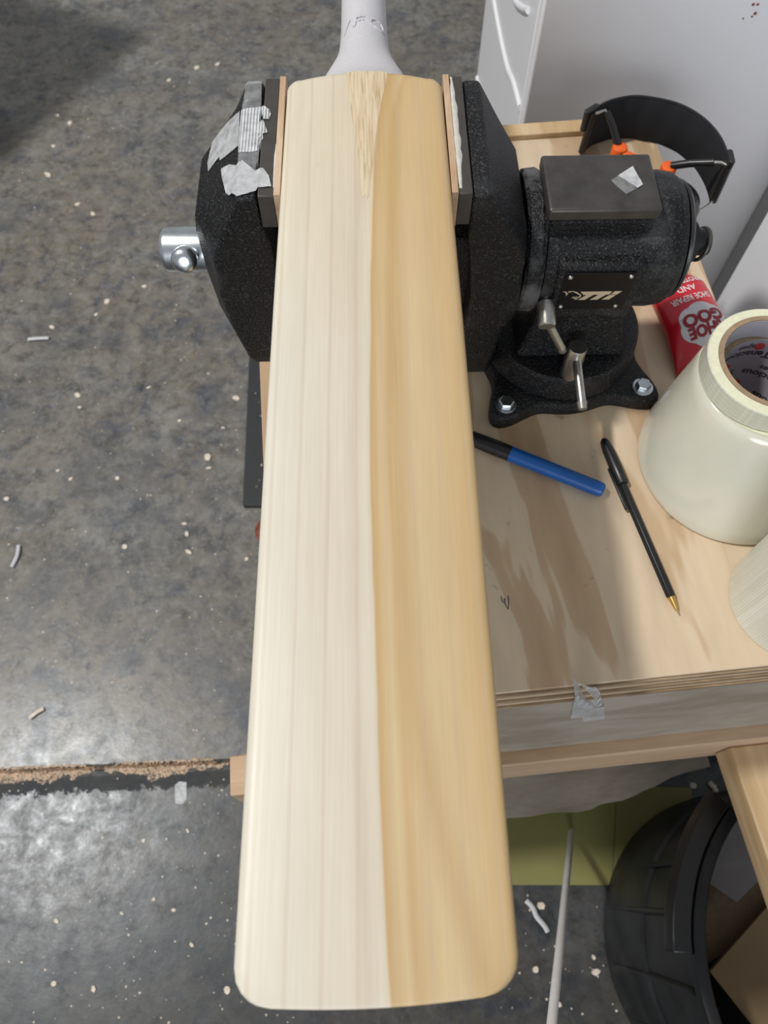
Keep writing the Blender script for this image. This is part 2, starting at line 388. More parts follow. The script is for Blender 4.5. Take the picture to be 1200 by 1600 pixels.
M['chip_white'] = plain('white_shaving', (.52, .52, .54), 0.5)
M['sawdust'] = plain('sawdust', (.66, .52, .39), 0.9, var=0.25, vscale=90)
M['scrap'] = plain('red_brown_scrap', (.20, .055, .03), 0.5, var=0.4, vscale=80)
M['table'] = plain('dark_table', (.20, .18, .16), 0.6)
M['tape_a'] = m_tape('filament_tape_strip', 0.0, 0.60, 150)
M['tape_b'] = m_tape('filament_tape_strip_cross', 1.4, 0.68, 260)
M['tape_c'] = m_tape('filament_tape_strip_slant', 0.5, 0.55, 230)
M['tape_thin'] = m_tape('sheer_tape', 1.57, 0.20, 330)
def m_grip():
    m, nt, b = mat('white_rubber_grip'); v = coord(nt)
    w = N(nt, 'TexWave'); w.wave_type = 'BANDS'; w.bands_direction = 'Y'; w.inputs['Scale'].default_value = 290; w.inputs['Distortion'].default_value = 5.0; w.inputs['Detail'].default_value = 1.0; w.inputs['Detail Scale'].default_value = 0.06
    nt.links.new(coord(nt, (1, 1, 1), rot=(0, 0, 0.25)), w.inputs['Vector'])
    c = mixc(nt, ramp(nt, w.outputs['Fac'], [(0.1, 0.0), (0.6, 1.0)]), (.50, .485, .51), (.72, .705, .73))
    nt.links.new(c, b.inputs['Base Color']); b.inputs['Roughness'].default_value = 0.6
    bump(nt, b, w.outputs['Fac'], 0.5, 0.0010); return m
M['grip'] = m_grip()

# ------------------------------------------------------------------ floor
def floor():
    d = Vector((cos(JOINT_A), sin(JOINT_A))); n = Vector((-d.y, d.x))
    prof = [(-4, 0), (JOINT_N - 0.012, 0), (JOINT_N - 0.010, -0.004), (JOINT_N - 0.004, -0.008), (JOINT_N - 0.001, -0.005), (JOINT_N, 0), (7, 0)]
    secs = []
    for k in range(2):
        p = d * (-6 if k == 0 else 6)
        secs.append([(p.x + n.x * q, p.y + n.y * q, z) for q, z in prof] + [(p.x + n.x * 7, p.y + n.y * 7, -0.06), (p.x - n.x * 4, p.y - n.y * 4, -0.06)])
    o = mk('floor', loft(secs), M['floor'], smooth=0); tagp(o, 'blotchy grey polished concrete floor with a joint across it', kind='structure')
    # sawdust lying in and along the joint
    V, Fc = [], []
    for i in range(18000):
        s = random.uniform(-1.3, 0.1); q = random.gauss(-0.010, 0.011)
        k = noise.noise(Vector((s * 9, 3.1, 0))) + 0.55 * noise.noise(Vector((s * 40, q * 60, 1)))
        if q > 0.002 or q < -0.036 or k * 0.02 + 0.006 < abs(q + 0.007) - 0.007: continue
        r = random.uniform(0.0008, 0.0024); a = random.uniform(0, pi); p = d * s + n * (JOINT_N + q); h = random.uniform(0.0006, 0.0018)
        b0 = len(V)
        base = -0.006 if -0.009 < q < -0.002 else 0
        for j in range(5):
            rr = r * random.uniform(0.6, 1.2); t = a + 2 * pi * j / 5
            V.append((p.x + rr * cos(t), p.y + rr * sin(t), base + 0.0002))
        V.append((p.x, p.y, max(base, -0.004) + h + 0.001))
        Fc += [[b0 + j, b0 + (j + 1) % 5, b0 + 5] for j in range(5)]
    o = mk('sawdust', (V, Fc), M['sawdust'], smooth=0); tagp(o, 'pinkish tan sawdust gathered in the floor joint', 'sawdust', kind='stuff')
floor()
o = mk('wall_back', box(-5.9, 5.9, 6.0, 6.12, 0, 4.5), plain('painted_block_wall', (.55, .55, .54), 0.8), smooth=0); tagp(o, 'plain painted workshop wall far behind the bench', kind='structure')
o = mk('wall_right', box(5.0, 5.12, -3.6, 5.99, 0, 4.5), plain('painted_side_wall', (.55, .55, .54), 0.8), smooth=0); tagp(o, 'plain painted workshop wall on the cabinet side', kind='structure')

# ------------------------------------------------------------------ workbench
BYAW = atan2(0.0222, 0.2167)
BO = (0.0869, 0.1353)
def bl(x, y):
    """world plan point -> bench plan point"""
    dx, dy = x - BO[0], y - BO[1]
    return dx * cos(BYAW) + dy * sin(BYAW), -dx * sin(BYAW) + dy * cos(BYAW)
def bw(x, y):
    return BO[0] + x * cos(BYAW) - y * sin(BYAW), BO[1] + x * sin(BYAW) + y * cos(BYAW)
XL, XR, YB = -0.173, 0.2845, 0.617
bench = thing('workbench', 'plywood topped workbench with pine rails carrying the vise', 'workbench', (BO[0], BO[1], 0), BYAW)
z = BENCH_Z
mk('tabletop', box(XL, XR, 0.0, YB, z - 0.0035, z), M['ply'], bench, bevel=0.0008)
for i in range(5):
    z1 = z - 0.0035 - 0.0042 * i; y0 = -0.0014 * (i + 1)
    top = [(XL - 0.0008 * (i % 2), y0 - (0.0006 if i % 2 == 0 else 0)), (XR + 0.0008 * (i % 2), y0 - (0.0006 if i % 2 == 0 else 0)), (XR, YB), (XL, YB)]
    mk('ply_layer', prism(top, z1 - 0.0042, z1), M['lam_d' if i % 2 == 0 else 'lam_l'], bench, smooth=0)
zt = z - 0.0245
mk('back_batten', box(XL, XR, YB + 0.0005, YB + 0.020, z - 0.05, z + 0.006), M['pine_pale'], bench, bevel=0.001)
mk('apron', box(XL, XR + 0.3, -0.0066, 0.012, zt - 0.250, zt), M['ply_grey'], bench, bevel=0.001)
mk('side_panel', box(XL, XL + 0.016, 0.0125, YB, zt - 0.250, zt), M['ply_grey'], bench, bevel=0.001)
mk('side_panel', box(XR - 0.016, XR, 0.0125, YB, zt - 0.250, zt), M['ply_grey'], bench, bevel=0.001)
RZ0 = CAMH - 0.990; RZ1 = zt - 0.2505
mk('front_rail', box(-0.2555, 0.52, -0.0215, 0.020, RZ0, RZ1), M['pine'], bench, bevel=0.002)
mk('back_rail', box(-0.173, 0.2845, YB - 0.04, YB, RZ0, RZ1), M['pine'], bench, bevel=0.002)
for lx in (XL + 0.02, XR - 0.065):
    for ly in (0.0215, YB - 0.09):
        mk('leg', box(lx, lx + 0.045, ly, ly + 0.045, 0.0, RZ1 if ly > 0.3 else RZ1), M['pine'], bench, bevel=0.002)
# ragged lower shelf whose broken front edge shows below the rail
shz = CAMH - 1.25
edge = [(740, 1283), (775, 1279), (800, 1277), (830, 1275), (860, 1269), (880, 1268), (905, 1268), (925, 1264), (940, 1256), (955, 1253), (975, 1250), (990, 1244), (1005, 1236), (1025, 1228), (1050, 1214), (1075, 1206), (1110, 1198)]
E = [bl(*on_plane(u, v, shz)) for u, v in edge]
poly = [(XL + 0.07, E[0][1])] + E + [(E[-1][0], 0.28), (XL + 0.07, 0.28)]
mk('lower_shelf', prism(poly, shz - 0.009, shz), M['ply_grey'], bench, smooth=0)
# pine side rail coming forward from the front rail
p0 = bl(*on_plane(1145, 1185, CAMH - 0.915)); p1 = bl(*on_plane(1200, 1345, CAMH - 0.915))
dx = (p1[0] - p0[0]) / (p0[1] - p1[1])
mk('side_rail', prism([(p0[0], -0.0218), (p0[0] + dx * 0.45, -0.47), (p0[0] + dx * 0.45 + 0.07, -0.47), (p0[0] + 0.07, -0.0218)], CAMH - 0.960, CAMH - 0.915), M['pine_pale'], bench, bevel=0.002)
mk('leg', box(p0[0] + dx * 0.43 + 0.012, p0[0] + dx * 0.43 + 0.057, -0.469, -0.424, 0, CAMH - 0.9605), M['pine_pale'], bench, bevel=0.002)
# little handwritten mark
def bench_px(u, v, h=0.0): 
    x, y = bl(*on_plane(u, v, BENCH_Z + h)); return (x, y, BENCH_Z + h)
mark = join(tube([bench_px(*p, 0.0003) for p in ((783, 932), (785, 940), (789, 943), (789, 936))], 0.0003, 5),
            tube([bench_px(*p, 0.0003) for p in ((788, 935), (790, 946), (794, 952), (795, 940), (794, 931))], 0.0003, 5))
mk('ink_mark', mark, M['ink'], bench, smooth=0)
# torn tape on the front edge
def front_sheet(pts, off):
    """pts: photograph points on the bench front; on the top, the sloped edge, or the apron"""
    ex = Vector((cos(BYAW), sin(BYAW), 0)); out = []
    for u, v in pts:
        a = (u - 600) / F; b = (v - 800) / F
        ray = Vector((a, sin(TILT) - b * cos(TILT), -cos(TILT) - b * sin(TILT)))
        x, y = bl(*on_plane(u, v, BENCH_Z)); 
        if y >= 0: out.append(Vector((x, y, BENCH_Z + off))); continue
        # plane of the apron: local y = -0.0075
        nrm = Vector((-sin(BYAW), cos(BYAW), 0)); t = (-0.0085 - off + (Vector((BO[0], BO[1], 0)).dot(nrm))) / ray.dot(nrm)
        w = Vector((0, 0, CAMH)) + ray * t; lx, ly = bl(w.x, w.y)
        out.append(Vector((lx, ly, w.z)))
    return out
def thin(pts, nrm=Vector((0, -0.5, 0.5)), th=0.0003):
    n = len(pts); return list(pts) + [p + nrm * th for p in pts], [list(range(n)), [i + n for i in range(n)][::-1]]
for pts, off, mm in (([(894, 1060), (903, 1066), (912, 1075), (930, 1073), (937, 1080), (941, 1102), (930, 1106), (903, 1105), (898, 1084)], 0.0006, 'tape_b'),
                     ([(898, 1090), (902, 1089), (928, 1106), (944, 1104), (945, 1123), (912, 1128), (910, 1121), (892, 1123)], 0.0010, 'tape_a')):
    P = front_sheet(pts, off)
    o = mk('tape_piece', thin(P), M[mm], bench, smooth=0)
    o['label'] = 'torn white filament tape on the bench edge'

# ------------------------------------------------------------------ cricket bat
BAT_Z = CAMH - 0.3445
BYW = radians(1.15)
def bat():
    toe = (-0.0026, -0.0415)
    root = thing('cricket_bat', 'pale willow cricket bat with white rubber grip clamped flat in the vise', 'cricket bat', (toe[0], toe[1], BAT_Z), BYW)
    L = 0.5495; W0 = 0.0542; ns = 22
    def hw(y):
        w = W0 * (0.985 + 0.015 * min(1, (L - y) / 0.2)) * (1 + 0.038 * (1 - y / L))
        r = 0.013
        if y < r: w = w - r + sqrt(max(0, r * r - (r - y) ** 2))
        r = 0.0055; d = L - y
        if d < r: w = w - r + sqrt(max(0, r * r - (r - d) ** 2))
        return w
    ys = [0, 0.0006, 0.002, 0.0045, 0.008, 0.013] + [0.013 + (L - 0.0055 - 0.013) * i / 40 for i in range(1, 41)] + [L - 0.0035, L - 0.0015, L - 0.0004, L]
    secs = []
    for y in ys:
        w = hw(y); e = 0.026 + 0.010 * min(1, y / 0.15) - 0.004 * max(0, (y - 0.35) / 0.2)
        sp = e + 0.006 + 0.020 * sin(min(1, y / 0.25) * pi / 2) - 0.012 * max(0, (y - 0.35) / 0.2)
        end = min(y, L - y, 0.004) / 0.004
        rr = 0.0042
        loop = []
        for i in range(ns + 1):                       # top face, slightly crowned
            t = -1 + 2 * i / ns; x = t * (w - rr)
            loop.append((x, -0.0022 * (x / W0) ** 2 - 0.0015 * (1 - end) ** 2))
        for k in range(1, 6):                         # right edge rounding
            a = pi / 2 - (pi / 2) * k / 5; loop.append((w - rr + rr * cos(a), -0.0022 - rr + rr * sin(a)))
        loop.append((w, -e + 0.003)); loop.append((w - 0.002, -e))
        for i in range(1, 8):
            t = 1 - 2 * i / 8; loop.append((t * w * 0.96, -e - (sp - e) * (1 - abs(t)) ** 1.25))
        loop.append((-w + 0.002, -e)); loop.append((-w, -e + 0.003))
        for k in range(0, 5):
            a = pi - (pi / 2) * k / 5; loop.append((-w + rr + rr * cos(a), -0.0022 - rr + rr * sin(a)))
        out = []
        for x, zz in loop:
            s = max(0, (y - 0.40) / (L - 0.40)); yy = y - 0.0085 * (x / W0) ** 2 * s * s
            s2 = max(0, (0.06 - y) / 0.06); yy += (0.0028 * (x / W0) ** 2 + 0.0014 * x / W0) * s2
            out.append((x, yy, zz))
        secs.append(out)
    bl_o = mk('blade', loft(secs), M['blade'], root, smooth=60)
    # cane splice let into the face
    top = [(-0.0116, 0.5487), (-0.0095, 0.52), (-0.0075, 0.50), (-0.0055, 0.48), (-0.0035, 0.455), (-0.0018, 0.435), (-0.0014, 0.4275), (0.0004, 0.430), (0.0012, 0.4265), (0.0022, 0.4275), (0.0040, 0.445), (0.0066, 0.47), (0.0088, 0.495), (0.0116, 0.515), (0.0150, 0.535), (0.0165, 0.5485)]
    v, f = subdiv(([(x - 0.0008, y, 0) for x, y in top], [list(range(len(top)))]), 0.006)
    v = [(x, y - 0.0085 * (x / W0) ** 2, -0.0022 * (x / W0) ** 2 + 0.00012) for x, y, _ in v]
    n = len(v); v2 = v + [(x, y, zz - 0.002) for x, y, zz in v]
    o = mk('handle_splice', (v2, f + [[i + n for i in q][::-1] for q in f]), M['cane'], root, smooth=60); o['label'] = 'straw coloured cane wedge let into the blade'
    # grip: flared rubber sleeve over the handle
    gs = []; prof = [(0.540, 0.0335, 0.010, 0.0165), (0.550, 0.0325, 0.0125, 0.0165), (0.559, 0.0305, 0.0145, 0.0170), (0.568, 0.0275, 0.0158, 0.018), (0.577, 0.0240, 0.0166, 0.019), (0.587, 0.0208, 0.0168, 0.020), (0.598, 0.0189, 0.0168, 0.0205), (0.613, 0.0179, 0.0167, 0.021), (0.64, 0.0173, 0.0165, 0.021), (0.70, 0.0172, 0.0165, 0.021), (0.78, 0.0172, 0.0165, 0.021), (0.835, 0.0175, 0.0168, 0.021), (0.845, 0.0165, 0.016, 0.021), (0.848, 0.012, 0.012, 0.021)]
    def gsec(y, a, b, c, k=40):
        return [(a * cos(2 * pi * j / k), y, -c + (b if sin(2 * pi * j / k) > 0 else b * 0.95) * sin(2 * pi * j / k)) for j in range(k)]
    P = catmull([Vector(p).to_4d() if len(p) == 3 else Vector(p) for p in prof], 4)
    V, Fc = loft([gsec(*p) for p in P])
    g = mk('grip', (V, Fc), M['grip'], root, smooth=50); g['label'] = 'white ribbed rubber grip'
    # collar lip where the sleeve meets the shoulders
    # raised lettering, bent round the grip
    v, f = subdiv(text2d('/FO', 0.0200, 0.0, 0.10, 1.20), 0.0015)
    out = []
    for x, y, _ in v:
        yy = y * 0.75 + 0.612; R = 0.0180; a = pi / 2 - (x + 0.0005) / R
        out.append((R * cos(a), yy - 0.004 * (x / 0.018) ** 2, -0.0208 + 0.0168 * sin(a)))
    n = len(out); cen = Vector((0, 0, -0.0208))
    low = [tuple(Vector(p) + (Vector((cen.x, p[1], cen.z)) - Vector(p)).normalized() * 0.0015) for p in out]
    hi = [tuple(Vector(p) - (Vector((cen.x, p[1], cen.z)) - Vector(p)).normalized() * 0.0007) for p in out]
    me_e = {}
    for q in f:
        for i in range(len(q)):
            k = tuple(sorted((q[i], q[(i + 1) % len(q)]))); me_e[k] = me_e.get(k, 0) + 1
    rim = [[a, b, b + n, a + n] for (a, b), cnt in me_e.items() if cnt == 1]
    mk('embossed_letters', (low + hi, [[i + n for i in q] for q in f] + rim), M['grip'], g, smooth=0)
    return root
bat()

# ------------------------------------------------------------------ bench vise
VX, VY = -0.0125, 0.4535
VYAW = radians(1.15)
vise = thing('bench_vise', 'black cast iron bench vise with round swivel base bolted to the bench', 'vise', (VX, VY, BENCH_Z), VYAW)
def P(name, vf, m, parent=None, **k): return mk(name, vf, M[m], parent or vise, **k)
def jaw(sections, sgn):
    secs = []
    for h, xi, yw, xe, xo, yb, yn in sections:        # yn: near corner inset
        secs.append([(sgn * xi, -yw, h), (sgn * xe, -yw, h), (sgn * xo, -yb + yn, h), (sgn * xo, yb, h), (sgn * xe, yw, h), (sgn * xi, yw, h)])
    return loft(secs)
mj = jaw([(.064, .066, .048, .098, .106, .024, 0), (.074, .066, .050, .102, .111, .024, 0), (.110, .066, .051, .108, .121, .026, 0), (.150, .066, .052, .111, .1235, .026, 0), (.190, .066, .054, .108, .1235, .026, 0),
          (.207, .066, .0562, .101, .1205, .028, 0), (.2225, .0695, .057, .093, .107, .031, 0), (.236, .0700, .0575, .086, .0935, .033, 0), (.2462, .0705, .0572, .0835, .0838, .034, 0)], -1)
fj = jaw([(.020, .080, .030, .105, .112, .020, 0), (.070, .074, .046, .105, .112, .024, 0), (.108, .073, .050, .107, .114, .026, 0), (.113, .077, .0525, .110, .116, .026, 0), (.150, .077, .054, .112, .118, .027, 0), (.185, .073, .056, .112, .117, .028, 0),
          (.205, .0695, .057, .1045, .111, .036, 0), (.225, .0685, .0575, .0915, .096, .044, 0), (.2462, .0685, .0572, .0805, .0808, .048, 0)], 1)
P('moving_jaw', mj, 'cast', bevel=0.0022)
P('fixed_jaw', fj, 'cast', bevel=0.0022)
lp = box(-.0693, -.0592, -.0575, .0575, .2228, .2485); rp = box(.0592, .0682, -.0575, .0575, .2228, .2485)
P('jaw_plate', lp, 'plate', bevel=0.0006)
P('jaw_plate', rp, 'plate', bevel=0.0006)
a = P('jaw_pad', box(-.0590, -.0546, -.0578, .0578, .2215, .2500), 'pad', bevel=0.0005); a['label'] = 'thin wooden pad glued to the jaw plate'
b_ = P('jaw_pad', box(.0546, .0590, -.0578, .0578, .2215, .2500), 'pad', bevel=0.0005); b_['label'] = 'thin wooden pad glued to the jaw plate'
def bead(x0, y0, y1, w, n, side, parent):
    pts, rs = [], []
    for i in range(n + 1):
        y = y0 + (y1 - y0) * i / n
        pts.append((x0 + side * 0.0006 * noise.noise(Vector((y * 90, 2, 0))), y, .2487)); rs.append(w * (0.55 + 0.75 * abs(noise.noise(Vector((y * 60, 5, 1))))) * (0.3 + 0.7 * sin(pi * min(1, (i + 1.0) / n * 1.0))))
    o = mk('glue_bead', tube(pts, rs, 8, flat=0.35), M['glue'], parent); o['label'] = 'dried whitish glue bead'
bead(.0605, -.053, .056, .0040, 40, 1, b_)
bead(-.0592, -.050, -.010, .0012, 20, -1, a)
# slide and guide between the jaws
P('slide', box(-.066, .080, -.028, .028, .095, .182), 'cast', bevel=0.002)
# screw hub and handle
hub = P('screw_hub', xf(lathe([(.0150, 0), (.0172, .0022), (.0176, .004), (.0176, .060)], 40), T(-.1605, 0, .147) @ ALONG_X), 'zinc', smooth=40)
hd = Vector((0, -.88, .47)); hc = Vector((-.1395, 0, .147))
P('screw_handle', tube([hc + hd * .031, hc - hd * .24], .0066, 20), 'zinc')
kp = [(0.0, .0090), (.004, .0098), (.0085, .0098), (.0105, .0088), (.0125, .0062), (.0130, .0030)]
P('handle_knob', tube([hc + hd * (.0195 + s) for s, r in kp], [r for s, r in kp], 24), 'zinc', smooth=30)
P('handle_knob', tube([hc - hd * (.232 + s) for s, r in kp], [r for s, r in kp], 24), 'zinc', smooth=30)
# barrel, neck rings, end bell (axis along x)
def AX(prof, n=56, h=.150): return xf(lathe([(r, x) for x, r in prof], n), T(0, 0, h) @ ALONG_X)
P('neck_flange', AX([(.098, .040), (.1005, .052), (.1085, .054), (.1145, .052), (.1165, .047), (.1165, .03)], 56, .138), 'cast', smooth=30)
P('neck', AX([(.1160, .050), (.1180, .0525), (.1265, .0535), (.1300, .0515), (.1318, .044)]), 'cast_dusty', smooth=30)
P('barrel', AX([(.1315, .040), (.1315, .0485), (.1975, .0492), (.1990, .0500), (.2200, .0505), (.2295, .0490), (.2350, .0455), (.2370, .038)]), 'cast_worn', smooth=30)
P('end_cap', AX([(.2371, .0435), (.2390, .0440), (.2410, .042), (.2440, .030), (.2450, .016)]), 'black', smooth=30)
P('end_nut', AX([(.2440, .0165), (.2560, .0160), (.2565, .0105), (.2680, .0105), (.2690, .004)], 20, .147), 'black', smooth=30)
P('cotter_ring', xf(lathe([(.0122 + .0016 * cos(t * pi / 4), .0014 * sin(t * pi / 4)) for t in range(8)], 24, False, True), T(.2620, -.002, .1465) @ RY(pi / 2 + 0.3)), 'steel')
# anvil
P('anvil_body', box(.1300, .2050, -.0325, .0220, .1550, .2010), 'cast', bevel=0.003)
anv = box(.1270, .2065, -.0335, .0225, .2010, .2115)
P('anvil_top', anv, 'steel', bevel=0.0022, seg=3)
# plate pad and name plate facing the front
P('name_plate_pad', box(.1400, .2050, -.0512, -.030, .1180, .1760), 'cast', bevel=0.004, seg=3)
npl = P('name_plate', box(.1455, .1975, -.0524, -.0514, .1310, .1700), 'plate_black', bevel=0.0003)
npl['label'] = 'black name plate with champagne lettering'
for rx, rz in ((.1490, .1660), (.1940, .1660), (.1480, .1345), (.1905, .1345)):
    mk('rivet', xf(lathe([(.0019, 0), (.0019, .0004), (.0014, .0012), (.0005, .0016)], 14), T(rx, -.0524, rz) @ RX(pi / 2)), M['nickel'], npl)
def lg(u, v): return (.1450 + (u - 120) / 1045 * .0545, .1695 - (v - 130) / 550 * .0375)
logo = [[(405, 405), (868, 405), (838, 456), (462, 456)], [(512, 456), (612, 456), (505, 537), (405, 537)], [(690, 456), (798, 456), (688, 537), (580, 537)],
        [(905, 405), (1010, 405), (955, 456), (862, 456)], [(850, 464), (942, 464), (862, 537), (752, 537)],
        [(145, 398), (200, 402), (234, 436), (206, 474), (206, 436), (180, 412)],
        [(228, 396), (300, 394), (360, 410), (436, 462), (436, 482), (420, 500), (320, 500), (302, 515), (312, 488), (405, 486), (418, 466), (340, 424), (300, 404), (262, 408), (236, 420)],
        [(330, 512), (380, 508), (408, 522), (360, 528)]]
lv = []
for pg in logo:
    pg2 = [lg(*q) for q in pg]
    lv.append(loft([[(x, -.0526, zz) for x, zz in pg2], [(x, -.0522, zz) for x, zz in pg2]]))
mk('logo', join(*lv), M['gold'], npl, smooth=0)
# pedestal and swivel base
P('pedestal', loft([[(.128, -.034, .0455), (.2265, -.034, .0455), (.2265, .045, .0455), (.128, .045, .0455)],
                    [(.138, -.030, .085), (.214, -.030, .085), (.214, .036, .085), (.138, .036, .085)],
                    [(.138, -.030, .125), (.212, -.030, .125), (.212, .034, .125), (.138, .034, .125)]]), 'cast', bevel=0.004)
BC = (.177, .009); BA = atan2(.0165, .1275)
P('swivel_disc', xf(lathe([(.0705, .0), (.0705, .006), (.0685, .0225), (.066, .0255), (.060, .0262)], 64), T(BC[0], BC[1], .0198)), 'cast', smooth=30)
def lugr(t):
    d = min(abs((t - q + pi) % (2 * pi) - pi) for q in (pi / 4, 3 * pi / 4, 5 * pi / 4, 7 * pi / 4))
    return .0735 + .0345 * exp(-(d / radians(12.5)) ** 2) * 1.0
def lug(scale, h): return [(BC[0] + lugr(t) * scale * cos(t + BA), BC[1] + lugr(t) * scale * sin(t + BA), h) for t in [2 * pi * i / 144 for i in range(144)]]
P('base_flange', loft([lug(1.0, .0003), lug(1.0, .011), lug(.985, .0135), lug(.95, .0150)]), 'cast', smooth=40)
for q in (1, 3, 5, 7):
    t = q * pi / 4 + BA; bx, by = BC[0] + .0905 * cos(t), BC[1] + .0905 * sin(t)
    o = P('bolt', join(xf(lathe([(.0095, 0), (.0095, .0014), (.0085, .0018)], 24), T(bx, by, .0148)),
                       xf(lathe([(.0070, 0), (.0070, .0045), (.0060, .0055)], 6), T(bx, by, .0164) @ RZ(.4 * q))), 'zinc', smooth=25)
# swivel lock bolts with sliding levers
lb = P('lock_bolt', xf(lathe([(.0045, -.030), (.0045, .0), (.0068, .002), (.0070, .020), (.0064, .0215)], 28), T(.137, -.047, .136) @ RX(pi / 2 + 0.35)), 'nickel', smooth=35)
mk('lock_bolt_hole', xf(lathe([(.0024, 0), (.0024, .001)], 16), T(.1375, -.0560, .1380) @ RX(0.6)), M['steel'], lb)
mk('lever', join(tube([(.1400, -.062, .1250), (.1560, -.064, .0960)], .0034, 14), tube([(.1555, -.064, .0968), (.1570, -.0641, .0940)], [.0044, .003], 14)), M['nickel'], lb)
lb = P('lock_bolt', xf(lathe([(.0085, 0), (.0085, .024), (.0080, .027), (.0080, .036), (.0074, .0375), (.003, .038)], 28), T(.1744, -.050, .0440)), 'nickel', smooth=30)
mk('lever', join(tube([(.1744, -.046, .0725), (.1763, -.0950, .0610)], .0038, 14), tube([(.1762, -.0925, .0616), (.1764, -.0985, .0602)], [.0046, .0035], 14)), M['nickel'], lb)
# torn tape stuck on the moving jaw and on the anvil
def vl(u, v, h):
    x, y = on_plane(u, v, BENCH_Z + h); dx, dy = x - VX, y - VY
    return dx * cos(VYAW) + dy * sin(VYAW), -dx * sin(VYAW) + dy * cos(VYAW)
surf = [mj, lp]
def tp(pts, m, lift, label=None):
    poly = [vl(u, v, h) for u, v, h in pts]
    o = P('tape_strip', drape(poly, surf, lift), m, smooth=0); o['label'] = label or 'torn translucent filament tape strip'
t0 = .2465
tp([(381, 125, t0), (409, 125, t0), (408, 176, t0), (404, 250, t0), (402, 298, t0), (370, 298, t0), (372, 250, t0), (377, 176, t0)], 'tape_thin', .0005)
tp([(377, 172, t0), (409, 168, t0), (422, 178, t0), (424, 184, t0), (421, 193, t0), (411, 192, t0), (413, 196, t0), (419, 213, t0), (411, 215, t0), (412, 222, t0), (404, 236, t0), (392, 239, t0), (372, 239, t0), (374, 200, t0)], 'tape_a', .0010)
tp([(375, 175, .244), (373, 232, .244), (348, 270, .220), (346, 262, .220), (329, 284, .210), (327, 266, .210), (338, 226, .212), (350, 208, .222)], 'tape_c', .0010)
tp([(369, 258, .246), (379, 252, t0), (398, 268, t0), (412, 268, t0), (421, 281, t0), (425, 297, t0), (400, 299, t0), (388, 303, t0), (370, 309, .246), (356, 316, .228), (350, 292, .225), (348, 276, .225), (360, 264, .236)], 'tape_b', .0010)
surf = [anv]
pg = [vl(u, v, .2115) for u, v in ((954, 283), (988, 261), (1004, 290), (978, 304))]
o = P('tape_strip', drape(pg, surf, .0004), 'tape_thin', smooth=0); o['label'] = 'small scrap of filament tape on the anvil'
pg = [vl(u, v, .2115) for u, v in ((965, 276), (988, 261), (1004, 290), (996, 295))]
o = P('tape_strip', drape(pg, surf, .0009), 'tape_b', smooth=0); o['label'] = 'small scrap of filament tape on the anvil'

